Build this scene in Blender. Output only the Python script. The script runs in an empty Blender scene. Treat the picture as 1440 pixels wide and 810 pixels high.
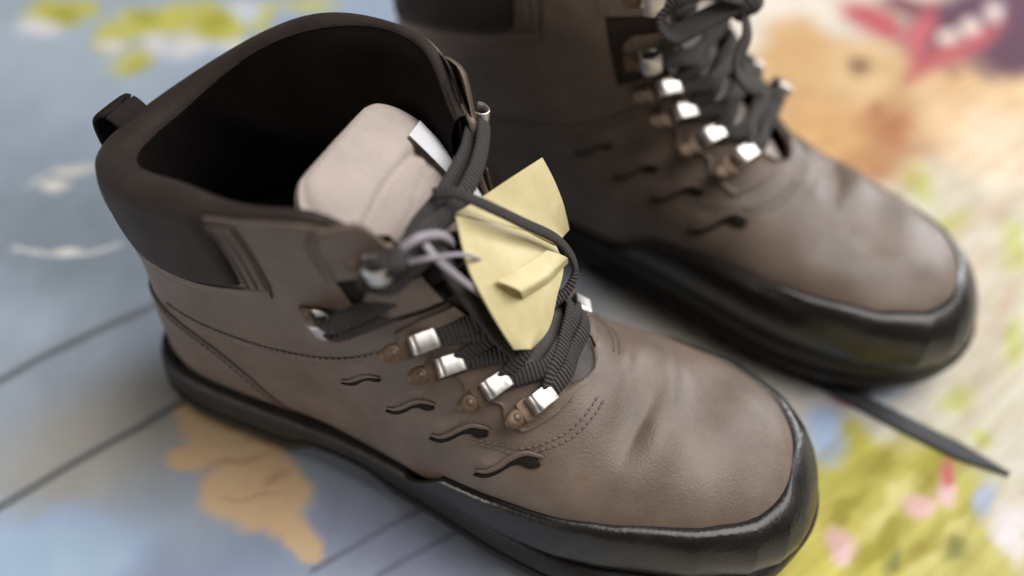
import bpy, bmesh, math, random
import numpy as np

# ------------------------------------------------------------------ camera, light, exposure
scene = bpy.context.scene
col = scene.collection
S = 0.01                                   # everything below is drawn in centimetres

cd = bpy.data.cameras.new("camera")
cam = bpy.data.objects.new("camera", cd)
col.objects.link(cam)
scene.camera = cam
from mathutils import Matrix, Vector
cam.matrix_world = Matrix(((0.93687437, -0.2961229, 0.18595066, 0.2238228),
                           (0.34146307, 0.66028648, -0.66889815, -0.2041200),
                           (0.07529536, 0.69016882, 0.71972051, 0.3307032),
                           (0, 0, 0, 1)))
cd.sensor_width = 36
cd.lens = 28.714
cd.clip_start = 0.01
cd.clip_end = 30
cd.dof.use_dof = True
cd.dof.focus_distance = 0.31
cd.dof.aperture_fstop = 2.1

world = bpy.data.worlds.new("World")
scene.world = world
world.use_nodes = True
world.node_tree.nodes["Background"].inputs[0].default_value = (1.0, 0.96, 0.93, 1)
world.node_tree.nodes["Background"].inputs[1].default_value = 0.04

def area_lamp(name, loc, target, sx, sy, power, color):
    ld = bpy.data.lights.new(name, 'AREA')
    ld.shape = 'RECTANGLE'; ld.size = sx; ld.size_y = sy; ld.energy = power; ld.color = color
    o = bpy.data.objects.new(name, ld); col.objects.link(o)
    o.location = loc
    o.rotation_euler = (Vector(target) - Vector(loc)).to_track_quat('-Z', 'Y').to_euler()
    return o
area_lamp("window_light", (1.15, 0.70, 2.4), (0.12, 0.06, 0.0), 2.3, 2.3, 96, (1.0, 0.98, 0.965))
area_lamp("room_light", (-0.85, -1.5, 0.62), (0.1, 0.0, 0.05), 0.7, 0.4, 9, (1.0, 0.91, 0.82))
area_lamp("far_window_light", (1.7, 2.2, 0.75), (0.25, 0.12, 0.05), 0.6, 0.6, 24, (0.97, 0.98, 1.0))

scene.view_settings.view_transform = 'Standard'
scene.view_settings.look = 'None'
scene.view_settings.exposure = 0.0
scene.view_settings.gamma = 1
scene.view_settings.use_curve_mapping = False

rng = np.random.default_rng(7)

# ------------------------------------------------------------------ materials
def nodes_of(name):
    m = bpy.data.materials.new(name); m.use_nodes = True
    nt = m.node_tree
    return m, nt, nt.nodes["Principled BSDF"]

def simple(name, c, rough=0.6, metal=0.0, spec=0.5, var=0.25, vscale=60, bump=0.0, bscale=400, bdist=0.0006,
           rvar=0.0, coat=0.0, sheen=0.0, c2=None, big=0.0):
    """colour that wanders a little, fine relief, uneven gloss"""
    m, nt, b = nodes_of(name)
    tc = nt.nodes.new("ShaderNodeTexCoord")
    n = nt.nodes.new("ShaderNodeTexNoise"); n.inputs["Scale"].default_value = vscale
    n.inputs["Detail"].default_value = 6; n.inputs["Roughness"].default_value = 0.6
    nt.links.new(tc.outputs["Object"], n.inputs["Vector"])
    r = nt.nodes.new("ShaderNodeValToRGB")
    lo = tuple(x * (1 - var) for x in c); hi = c2 if c2 else tuple(min(1, x * (1 + var)) for x in c)
    r.color_ramp.elements[0].position = 0.32; r.color_ramp.elements[1].position = 0.68
    r.color_ramp.elements[0].color = (*lo, 1); r.color_ramp.elements[1].color = (*hi, 1)
    nt.links.new(n.outputs["Fac"], r.inputs["Fac"])
    nt.links.new(r.outputs["Color"], b.inputs["Base Color"])
    b.inputs["Roughness"].default_value = rough
    b.inputs["Metallic"].default_value = metal
    b.inputs["Specular IOR Level"].default_value = spec
    if coat: b.inputs["Coat Weight"].default_value = coat; b.inputs["Coat Roughness"].default_value = 0.25
    if sheen: b.inputs["Sheen Weight"].default_value = sheen; b.inputs["Sheen Roughness"].default_value = 0.5
    if rvar:
        mr = nt.nodes.new("ShaderNodeMapRange")
        mr.inputs["To Min"].default_value = max(0.03, rough - rvar); mr.inputs["To Max"].default_value = min(1, rough + rvar)
        n3 = nt.nodes.new("ShaderNodeTexNoise"); n3.inputs["Scale"].default_value = vscale * 1.7; n3.inputs["Detail"].default_value = 4
        nt.links.new(tc.outputs["Object"], n3.inputs["Vector"])
        nt.links.new(n3.outputs["Fac"], mr.inputs["Value"]); nt.links.new(mr.outputs[0], b.inputs["Roughness"])
    if bump:
        n2 = nt.nodes.new("ShaderNodeTexNoise"); n2.inputs["Scale"].default_value = bscale; n2.inputs["Detail"].default_value = 5
        nt.links.new(tc.outputs["Object"], n2.inputs["Vector"])
        bp = nt.nodes.new("ShaderNodeBump"); bp.inputs["Strength"].default_value = bump; bp.inputs["Distance"].default_value = bdist
        nt.links.new(n2.outputs["Fac"], bp.inputs["Height"])
        vo = nt.nodes.new("ShaderNodeTexVoronoi"); vo.inputs["Scale"].default_value = bscale * 1.1
        nt.links.new(tc.outputs["Object"], vo.inputs["Vector"])
        bv = nt.nodes.new("ShaderNodeBump"); bv.inputs["Strength"].default_value = bump * 0.8; bv.inputs["Distance"].default_value = bdist
        nt.links.new(vo.outputs["Distance"], bv.inputs["Height"]); nt.links.new(bp.outputs[0], bv.inputs["Normal"])
        bp = bv; last = bp
        if big:
            n4 = nt.nodes.new("ShaderNodeTexNoise"); n4.inputs["Scale"].default_value = 38; n4.inputs["Detail"].default_value = 2
            nt.links.new(tc.outputs["Object"], n4.inputs["Vector"])
            b2 = nt.nodes.new("ShaderNodeBump"); b2.inputs["Strength"].default_value = big; b2.inputs["Distance"].default_value = 0.003
            nt.links.new(n4.outputs["Fac"], b2.inputs["Height"]); nt.links.new(bp.outputs[0], b2.inputs["Normal"])
            last = b2
        nt.links.new(last.outputs[0], b.inputs["Normal"])
    return m

def ribbed(name, c, pitch=0.16, rough=0.75, depth=0.0008, dark=0.45):
    """woven lace: ribs across the length, driven by the u coordinate in cm"""
    m, nt, b = nodes_of(name)
    uv = nt.nodes.new("ShaderNodeUVMap"); uv.uv_map = "UVMap"
    w = nt.nodes.new("ShaderNodeTexWave"); w.bands_direction = 'X'; w.wave_profile = 'SIN'
    w.inputs["Scale"].default_value = 0.314 / pitch; w.inputs["Distortion"].default_value = 0.6
    w.inputs["Detail"].default_value = 2
    nt.links.new(uv.outputs[0], w.inputs["Vector"])
    r = nt.nodes.new("ShaderNodeValToRGB")
    r.color_ramp.elements[0].color = (*[x * dark for x in c], 1); r.color_ramp.elements[1].color = (*c, 1)
    r.color_ramp.elements[0].position = 0.1; r.color_ramp.elements[1].position = 0.8
    nt.links.new(w.outputs["Fac"], r.inputs["Fac"]); nt.links.new(r.outputs[0], b.inputs["Base Color"])
    bp = nt.nodes.new("ShaderNodeBump"); bp.inputs["Strength"].default_value = 0.8; bp.inputs["Distance"].default_value = depth
    nt.links.new(w.outputs["Fac"], bp.inputs["Height"]); nt.links.new(bp.outputs[0], b.inputs["Normal"])
    b.inputs["Roughness"].default_value = rough
    return m

M = {
 'leather':  simple('taupe_leather', (0.168, 0.123, 0.094), 0.46, spec=0.46, var=0.20, vscale=45, bump=0.25, bscale=900, bdist=0.0004, rvar=0.06, big=0.10),
 'leather2': simple('taupe_leather_panel', (0.171, 0.125, 0.096), 0.50, spec=0.45, var=0.16, vscale=50, bump=0.3, bscale=900, bdist=0.0004, rvar=0.06, big=0.08),
 'collar':   simple('collar_leather', (0.029, 0.0195, 0.0155), 0.7, spec=0.25, var=0.25, vscale=70, bump=0.3, bscale=700, sheen=0.04),
 'lining':   simple('black_lining', (0.009, 0.007, 0.0065), 0.95, spec=0.1, bump=0.3, bscale=1500),
 'rubber':   simple('black_rubber', (0.0115, 0.0095, 0.0085), 0.31, spec=0.55, var=0.3, vscale=55, bump=0.16, bscale=500, rvar=0.14, c2=(0.020, 0.017, 0.0145)),
 'sole':     simple('sole_rubber', (0.013, 0.011, 0.010), 0.5, spec=0.45, var=0.35, vscale=90, bump=0.3, bscale=350, rvar=0.12),
 'slit':     simple('dark_gap_leather', (0.017, 0.012, 0.0095), 0.8, spec=0.2),
 'tongue':   simple('tongue_suede', (0.50, 0.42, 0.375), 0.8, spec=0.25, var=0.12, vscale=35, bump=0.35, bscale=800, sheen=0.3),
 'tongue_dark': simple('tongue_fabric', (0.095, 0.085, 0.082), 0.8, spec=0.3, bump=0.4, bscale=900),
 'label':    simple('white_label', (0.78, 0.77, 0.80), 0.5, var=0.04),
 'steel':    simple('nickel_plate', (0.66, 0.62, 0.585), 0.40, metal=1.0, var=0.14, vscale=220, bump=0.05, rvar=0.08),
 'bronze':   simple('bronze_base', (0.15, 0.098, 0.064), 0.5, metal=0.45, var=0.2, vscale=150, rvar=0.1),
 'lace':     ribbed('dark_lace', (0.056, 0.048, 0.046)),
 'thread':   simple('stitch_thread', (0.15, 0.12, 0.10), 0.7),
 'tag':      simple('yellow_card', (0.66, 0.55, 0.28), 0.5, spec=0.35, var=0.10, vscale=45, bump=0.14, bscale=300, c2=(0.74, 0.65, 0.37)),
 'ribbon':   simple('pale_ribbon', (0.33, 0.295, 0.335), 0.35, spec=0.5, var=0.08),
 'strap':    simple('strap_fabric', (0.045, 0.046, 0.052), 0.7, var=0.2, bump=0.3),
}

# ------------------------------------------------------------------ mesh helpers
def mesh_obj(name, V, Fc, mat, parent=None, smooth=True, uv=None, merge=0.0, kind=None, label=None):
    me = bpy.data.meshes.new(name)
    V = np.asarray(V, float) * S
    me.from_pydata(V.tolist(), [], [tuple(f) for f in Fc])
    if uv is not None:
        lay = me.uv_layers.new(name="UVMap")
        idx = np.empty(len(me.loops), int); me.loops.foreach_get("vertex_index", idx)
        lay.data.foreach_set("uv", np.asarray(uv, np.float32)[idx].ravel())
    if merge:
        bm = bmesh.new(); bm.from_mesh(me)
        bmesh.ops.remove_doubles(bm, verts=bm.verts, dist=merge * S)
        bmesh.ops.recalc_face_normals(bm, faces=bm.faces)
        bm.to_mesh(me); bm.free()
    if smooth: me.polygons.foreach_set("use_smooth", [True] * len(me.polygons))
    me.materials.append(mat); me.update()
    o = bpy.data.objects.new(name, me); col.objects.link(o)
    if parent: o.parent = parent
    if kind: o["kind"] = kind
    if label: o["label"] = label
    return o

def grid_faces(n, m, wrap=False, base=0):
    f = []
    for i in range(n - 1):
        for j in range(m if wrap else m - 1):
            a = base + i * m + j; b = base + i * m + (j + 1) % m
            f.append((a, b, b + m, a + m))
    return f

def spline(P, u):
    """Catmull-Rom through the rows of P, u in row index"""
    P = np.asarray(P, float); u = np.asarray(u, float)
    n = len(P); u = np.clip(u, 0, n - 1)
    i = np.minimum(u.astype(int), n - 2); f = (u - i)[..., None]
    p0 = P[np.maximum(i - 1, 0)]; p1 = P[i]; p2 = P[i + 1]; p3 = P[np.minimum(i + 2, n - 1)]
    return 0.5 * ((2 * p1) + (-p0 + p2) * f + (2 * p0 - 5 * p1 + 4 * p2 - p3) * f ** 2 + (-p0 + 3 * p1 - 3 * p2 + p3) * f ** 3)

def resample(P, step=0.15, closed=False):
    P = np.asarray(P, float)
    if closed: P = np.vstack([P[-1:], P, P[:2]])
    Q = spline(P, np.linspace(1 if closed else 0, len(P) - (2 if closed else 1), len(P) * 24))
    d = np.r_[0, np.cumsum(np.linalg.norm(np.diff(Q, axis=0), axis=1))]
    n = max(3, int(d[-1] / step))
    t = np.linspace(0, d[-1], n)
    return np.stack([np.interp(t, d, Q[:, k]) for k in range(Q.shape[1])], 1), t

def unit(v): return v / np.maximum(np.linalg.norm(v, axis=-1, keepdims=True), 1e-9)

def sweep(P, a, b, up=(0, 0, 1), step=0.15, seg=12, power=2.0, twist=None, ends=True):
    """flat oval band along a path: a = half width across, b = half thickness; up may be one vector per control point"""
    P = np.asarray(P, float)
    Q, t = resample(P, step)
    T = unit(np.gradient(Q, axis=0))
    up = np.asarray(up, float)
    if up.ndim == 1: U = np.tile(up, (len(Q), 1))
    else: U = np.stack([np.interp(np.linspace(0, 1, len(Q)), np.linspace(0, 1, len(up)), up[:, k]) for k in range(3)], 1)
    X = unit(np.cross(T, U)); N = unit(np.cross(X, T))
    ang = np.linspace(0, 2 * np.pi, seg, endpoint=False)
    ca = np.sign(np.cos(ang)) * np.abs(np.cos(ang)) ** (2 / power); sa = np.sign(np.sin(ang)) * np.abs(np.sin(ang)) ** (2 / power)
    a = np.broadcast_to(np.asarray(a, float), (len(Q),)); b = np.broadcast_to(np.asarray(b, float), (len(Q),))
    V = Q[:, None] + X[:, None] * (ca[None, :, None] * a[:, None, None]) + N[:, None] * (sa[None, :, None] * b[:, None, None])
    uv = np.stack([np.repeat(t, seg), np.tile(ang / 6.283, len(Q))], 1)
    V = V.reshape(-1, 3); Fc = grid_faces(len(Q), seg, True)
    if ends:
        Fc.append(tuple(range(seg))[::-1]); Fc.append(tuple((len(Q) - 1) * seg + k for k in range(seg)))
    return V, Fc, uv

def join(parts):
    V = []; Fc = []; uv = []; n = 0
    for p in parts:
        V.append(np.asarray(p[0], float)); Fc += [tuple(i + n for i in f) for f in p[1]]
        if len(p) > 2: uv.append(p[2])
        n += len(p[0])
    return np.vstack(V), Fc, (np.vstack(uv) if uv else None)

def frame_box(o, ex, ey, ez, hx, hy, hz, bev=0.25):
    """bevelled block in a local frame (24 verts, chamfered in two steps)"""
    V = []; F = []
    prof = [(-1, 1 - bev), (-1 + bev * 0.6, 1), (1 - bev * 0.6, 1), (1, 1 - bev)]
    rings = []
    for zz, k in prof:
        cx = hx - (1 - k) * min(hx, hy, hz); cy = hy - (1 - k) * min(hx, hy, hz)
        c = min(cx, cy) * 0.22
        pts = [(-cx + c, -cy), (cx - c, -cy), (cx, -cy + c), (cx, cy - c), (cx - c, cy), (-cx + c, cy), (-cx, cy - c), (-cx, -cy + c)]
        rings.append(len(V))
        V += [o + ex * x + ey * y + ez * (zz * hz) for x, y in pts]
    for i in range(3):
        for j in range(8):
            F.append((rings[i] + j, rings[i] + (j + 1) % 8, rings[i + 1] + (j + 1) % 8, rings[i + 1] + j))
    F.append(tuple(range(7, -1, -1))); F.append(tuple(rings[3] + j for j in range(8)))
    return np.array(V), F

def dome(o, ex, ey, ez, rx, ry, rz, n=16, m=6):
    V = []; F = []
    for i in range(m):
        a = i / m * math.pi / 2
        for j in range(n):
            b = j / n * 2 * math.pi
            V.append(o + ex * rx * math.cos(a) * math.cos(b) + ey * ry * math.cos(a) * math.sin(b) + ez * rz * math.sin(a))
    V.append(o + ez * rz)
    F = grid_faces(m, n, True) + [((m - 1) * n + j, (m - 1) * n + (j + 1) % n, m * n) for j in range(n)]
    return np.array(V), F

def strip(o, ex, ey, ez, path, hw, th):
    """bent sheet metal: path in the (ex, ez) plane, half width hw along ey, thickness th"""
    Q, t = resample(np.array([(p[0], 0, p[1]) for p in path]), 0.05)
    Q = Q[:, [0, 2]]
    T = unit(np.gradient(Q, axis=0)); N = np.stack([-T[:, 1], T[:, 0]], 1)
    V = []
    for q, nn in zip(Q, N):
        for (w, h) in ((-hw, -th * .3), (-hw, th * .3), (-hw + th * .5, th * .5), (hw - th * .5, th * .5), (hw, th * .3), (hw, -th * .3), (hw - th * .5, -th * .5), (-hw + th * .5, -th * .5)):
            p = q + nn * h
            V.append(o + ex * p[0] + ez * p[1] + ey * w)
    n = len(Q)
    F = grid_faces(n, 8, True) + [tuple(range(8))[::-1], tuple((n - 1) * 8 + k for k in range(8))]
    return np.array(V), F

def tag_thing(o, label, cat, group=None):
    o["label"] = label; o["category"] = cat
    if group: o["group"] = group

def smooth01(x, a, b):
    x = np.clip((np.asarray(x, float) - a) / (b - a), 0, 1); return x * x * (3 - 2 * x)

# ------------------------------------------------------------------ the form of a boot (cm; x to the toe, z up; right boot: inner side +y)
FP = [(29.95, 3.5), (29.45, 4.7), (28.2, 5.75), (26.2, 6.45), (23.8, 7.0), (21.7, 7.6), (20.0, 8.4), (18.8, 9.5), (17.7, 10.7), (16.8, 12.0), (16.0, 13.4), (15.4, 15.0), (14.9, 16.6)]
BP = [(29.95, 2.7), (29.0, 2.2), (27.5, 1.9), (25.5, 1.8), (22.0, 1.8), (18.0, 1.9), (13.0, 2.1), (8.0, 2.3), (2.0, 2.0), (0.35, 3.4), (0.45, 6.8), (0.8, 10.0), (0.75, 13.4)]
SMAX = 12.0
SLITS = [(12.2, 7.75), (14.3, 7.25), (16.4, 6.9), (18.5, 6.3)]       # the wavy gaps in the quarter
PLX = [0, 3, 6, 10, 14, 18, 21, 23, 26, 28, 29, 29.5, 29.8, 30]
PLW = [3.4, 3.7, 3.7, 3.7, 4.1, 4.8, 5.15, 5.1, 4.6, 3.75, 2.9, 2.15, 1.3, 0.3]
SHZ = [0, 6, 8, 10, 12, 14, 16, 18]
SHW = [3.7, 3.8, 4.0, 4.25, 4.55, 5.0, 5.6, 5.9]
GS = [0, 5.75, 5.85, 6.05, 6.5, 7.5, 9, 10.5, 12]
GW = [0, 0.0, 0.7, 1.15, 1.55, 1.85, 2.15, 2.9, 3.7]

class Form:
    def __init__(self, mir, open_=1.0): self.m = mir; self.open = open_
    def FB(self, s): return spline(FP, s), spline(BP, s)
    def half(self, x, z):
        k = smooth01(z, 5.0, 9.5)
        return np.interp(x, PLX, PLW) * (1 - k) + np.interp(z, SHZ, SHW) * k
    def pw(self, s, t):
        top = np.interp(s, [0, 2, 5, 7, 12], [2.2, 2.35, 2.2, 2.1, 2.1]); bot = np.interp(s, [0, 2, 7, 9, 12], [3.2, 4.5, 4.5, 2.6, 2.3])
        return np.where(t < 0.5, top, bot)
    def prof(self, s, t):
        p = self.pw(s, t); return np.maximum(1 - np.abs(1 - 2 * t) ** p, 0) ** (1 / p)
    def cy(self, x): return 0.85 * smooth01(x, 14, 29) - 0.25 * np.exp(-((x - 19) / 5.) ** 2)
    def pt(self, s, t, side):
        s = np.asarray(s, float); t = np.asarray(t, float)
        F, B = self.FB(s)
        x = F[..., 0] + t * (B[..., 0] - F[..., 0]); z = F[..., 1] + t * (B[..., 1] - F[..., 1])
        lift = smooth01(s, 9.0, 12) * (2.2 if side > 0 else 0.6) * np.sin(np.pi * np.clip(t, 0, 1))
        y = self.cy(x) + side * self.half(x, z) * self.prof(s, t)
        for i_, (gx, gz) in enumerate(SLITS):
            u_ = (x - gx) / 1.1; v_ = z - gz - 0.44 * u_ - 0.2 * np.sin(3.0 * u_ + 0.6)
            e_ = np.exp(-1.1 * u_ ** 4)
            y = y + side * e_ * (0.17 * np.exp(-((v_ - 0.42) / 0.30) ** 2) - 0.04 * np.exp(-((v_ + 0.02) / 0.30) ** 2))
        z = z + lift
        # worn-in leather: shallow dents over the toe box and flex folds behind it
        up = smooth01(z, 4.6, 6.2) * smooth01(s, 0.8, 2.0) * (1 - smooth01(s, 5.6, 6.6))
        d = 0.30 * np.exp(-((x - 24.6) / 1.1) ** 2 - ((y - 1.9) / 1.4) ** 2) + 0.22 * np.exp(-((x - 22.3) / 0.9) ** 2 - ((y + 1.2) / 1.6) ** 2) \
            - 0.16 * np.exp(-((x - 23.5) / .7) ** 2 - ((y + 1.6) / 2.0) ** 2) - 0.12 * np.exp(-((x - 21.6) / .6) ** 2 - ((y - 1.5) / 2.0) ** 2) \
            + 0.11 * np.exp(-((x - 22.9 - 0.16 * y) / .17) ** 2 - ((y + 0.6) / 1.9) ** 2) + 0.09 * np.exp(-((x - 21.7 + 0.10 * y) / .15) ** 2 - ((y - 0.9) / 1.8) ** 2) + 0.06 * np.exp(-((x - 23.9 + 0.2 * y) / .15) ** 2 - ((y - 1.6) / 1.3) ** 2) \
            + 0.05 * np.sin(x * 2.1 + y * 0.9) * np.sin(y * 1.3 - x * 0.4)
        z = z - d * up
        return np.stack([x, y * self.m, z], -1)
    def nrm(self, s, t, side):
        e = 0.01
        s = np.asarray(s, float); t = np.clip(np.asarray(t, float), 0.012, 0.988)
        ds = self.pt(np.minimum(s + e, SMAX), t, side) - self.pt(s - e, t, side); dt = self.pt(s, t + e, side) - self.pt(s, t - e, side)
        n = unit(np.cross(ds, dt)) * (-side * self.m)
        return n
    def off(self, s, t, side, h):
        p = self.pt(s, t, side); n = self.nrm(s, t, side)
        ref = p - np.stack([np.full(p.shape[:-1], 9.) , np.zeros(p.shape[:-1]), np.full(p.shape[:-1], 6.)], -1)
        return p + n * np.asarray(h, float)[..., None]
    def t_at_y(self, s, y):
        """parameter where the front half of the ring is y away from the middle"""
        s = np.asarray(s, float); y = np.broadcast_to(np.asarray(y, float), s.shape)
        t = np.full(s.shape, 0.05)
        tt = np.linspace(0, 0.5, 200)
        out = np.zeros(s.shape)
        for i in np.ndindex(s.shape):
            F, B = self.FB(s[i])
            x = F[0] + tt * (B[0] - F[0]); z = F[1] + tt * (B[1] - F[1])
            w = self.half(x, z) * self.prof(np.full(tt.shape, s[i]), tt)
            out[i] = np.interp(y[i], np.maximum.accumulate(w), tt) if y[i] > 0 else 0.0
        return out
    def gap(self, s): return np.interp(s, GS, GW) * self.open
    def xz(self, x, z):
        """(s, t) of a point of the side view"""
        x = np.asarray(x, float); z = np.asarray(z, float); sh = x.shape; x = x.ravel(); z = z.ravel()
        ss = np.linspace(0.3, SMAX, 900); F, B = self.FB(ss); D = B - F
        L2 = (D ** 2).sum(1)
        rx = x[:, None] - F[None, :, 0]; rz = z[:, None] - F[None, :, 1]
        t = (rx * D[:, 0] + rz * D[:, 1]) / L2
        dist = np.abs(rx * D[:, 1] - rz * D[:, 0]) / np.sqrt(L2) + 50 * (np.maximum(-t, 0) + np.maximum(t - 1, 0))
        i = dist.argmin(1)
        return ss[i].reshape(sh), np.clip(t[np.arange(len(x)), i], 0.002, 0.998).reshape(sh)

def sheet(form, Sg, Tg, side, h, base=-0.05, rim=True):
    """a panel laid on the form: grids of s and t, height h above the leather, edges turned down to it"""
    n, m = Sg.shape
    hh = np.broadcast_to(np.asarray(h, float), Sg.shape)
    V = form.off(Sg, Tg, side, hh).reshape(-1, 3)
    Fc = grid_faces(n, m)
    if rim:
        loop = [j for j in range(m)] + [i * m + m - 1 for i in range(1, n)] + [(n - 1) * m + j for j in range(m - 2, -1, -1)] + [i * m for i in range(n - 2, 0, -1)]
        low = form.off(Sg, Tg, side, np.full(Sg.shape, base)).reshape(-1, 3)[loop]
        b = len(V); V = np.vstack([V, low]); L = len(loop)
        Fc += [(loop[k], loop[(k + 1) % L], b + (k + 1) % L, b + k) for k in range(L)]
    return V, Fc

def lofted(form, A, B, side, h, n=60, m=10, base=-0.05):
    """panel between two side-view curves (lists of x, z)"""
    a = spline(A, np.linspace(0, len(A) - 1, n)); b = spline(B, np.linspace(0, len(B) - 1, n))
    k = np.linspace(0, 1, m)[None, :, None]
    P = a[:, None] * (1 - k) + b[:, None] * k
    s, t = form.xz(P[..., 0], P[..., 1])
    edge = np.ones((n, m))
    return sheet(form, s, t, side, h * edge, base)

def stitches(form, path, side, h=0.06, pitch=0.32, ln=0.2, w=0.045, st=False):
    """a row of thread stitches along a side-view (or s,t) curve"""
    Q = spline(path, np.linspace(0, len(path) - 1, 400))
    if st: s, t = Q[:, 0], Q[:, 1]
    else: s, t = form.xz(Q[:, 0], Q[:, 1])
    P = form.off(s, t, side, np.full(s.shape, h)); N = form.nrm(s, t, side)
    d = np.r_[0, np.cumsum(np.linalg.norm(np.diff(P, axis=0), axis=1))]
    out = []
    for a in np.arange(0.1, d[-1] - ln, pitch):
        p = np.stack([np.interp([a, a + ln], d, P[:, k]) for k in range(3)], 1)
        nn = np.array([np.interp(a, d, N[:, k]) for k in range(3)])
        ex = unit(p[1] - p[0]); ey = unit(np.cross(nn, ex)); ez = np.cross(ex, ey)
        out.append(frame_box((p[0] + p[1]) / 2, ex, ey, ez, ln / 2, w, w * 0.8, 0.4))
    return out

SOLE = np.array([(0.1, 0), (0.9, -2.5), (3, -3.75), (7, -3.95), (11, -3.9), (15, -4.45), (19, -5.25), (22.5, -5.5), (26, -4.95), (28.8, -3.3), (30.4, -0.9), (30.8, 1.0),
                 (30.3, 2.9), (28.6, 4.55), (25.6, 5.45), (22, 5.4), (18, 4.45), (13, 3.6), (8, 3.55), (3.5, 3.6), (1.0, 2.5)], float)
def sole_zb(x): return np.interp(x, [-1, 0.5, 8.2, 9.4, 12, 13.5, 24, 27, 29, 31.2], [0.25, 0.0, 0.0, 0.95, 0.95, 0.1, 0.0, 0.3, 0.8, 1.55])
def sole_zt(x): return np.interp(x, [-1, 4, 10, 16, 22, 26, 29, 31.2], [3.0, 2.95, 2.75, 2.55, 2.45, 2.6, 2.95, 3.3])

# ------------------------------------------------------------------ the parts every boot shares
def fixture(form, s, t, side, kind, root):
    o = form.off(np.array(s), np.array(t), side, np.array(0.16 if form.m > 0 or side > 0 or kind == 'hook' else 0.85)); ez = form.nrm(np.array(s), np.array(t), side)
    e = form.pt(np.array(s), np.array(t - 0.02), side) - form.pt(np.array(s), np.array(t), side)
    ez = unit(0.35 * ez + 0.65 * np.array([0.32, 0.0, 0.95])) if kind == 'eyelet' else ez
    ez = unit(ez + rng.normal(0, 0.07, 3)); e = e + np.cross(ez, e) * rng.normal(0, 0.09)
    ex = unit(e - ez * (e @ ez)); ey = np.cross(ez, ex)
    if kind == 'eyelet':
        V, F = strip(o, ex, ey, ez, [(-0.25, -0.05), (-0.24, 0.3), (-0.21, 0.5), (-0.1, 0.59), (0.12, 0.6), (0.4, 0.6), (0.6, 0.6), (0.71, 0.56), (0.76, 0.44), (0.77, 0.2)], 0.36, 0.07)
        r = mesh_obj("lace_eyelet", V, F, M['steel'], root)
        V, F = join([frame_box(o + ex * 0.1, ex, ey, ez, 0.75, 0.42, 0.05), dome(o - ex * 0.86 - ez * 0.10, ex, ey, ez, 0.50, 0.36, 0.16), dome(o - ex * 0.86 + ez * 0.03, ex, ey, ez, 0.17, 0.17, 0.09)])[:2]
        mesh_obj("rivet_base", V, F, M['bronze'], r)
    else:
        V, F = strip(o, ex, ey, ez, [(-0.3, 0.02), (0.15, 0.06), (0.42, 0.25), (0.45, 0.5), (0.25, 0.68), (-0.1, 0.68), (-0.32, 0.52)], 0.4, 0.1)
        r = mesh_obj("lace_hook", V, F, M['steel'], root)
        V, F = join([frame_box(o - ex * 0.45, ex, ey, ez, 0.5, 0.38, 0.05), dome(o - ex * 0.6 + ez * 0.03, ex, ey, ez, 0.28, 0.28, 0.14)])[:2]
        mesh_obj("rivet_base", V, F, M['bronze'], r)
    return o, ex, ey, ez

EYE = [6.4, 7.2, 8.05, 8.9]
HOOK = [10.0, 11.35]

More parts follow.
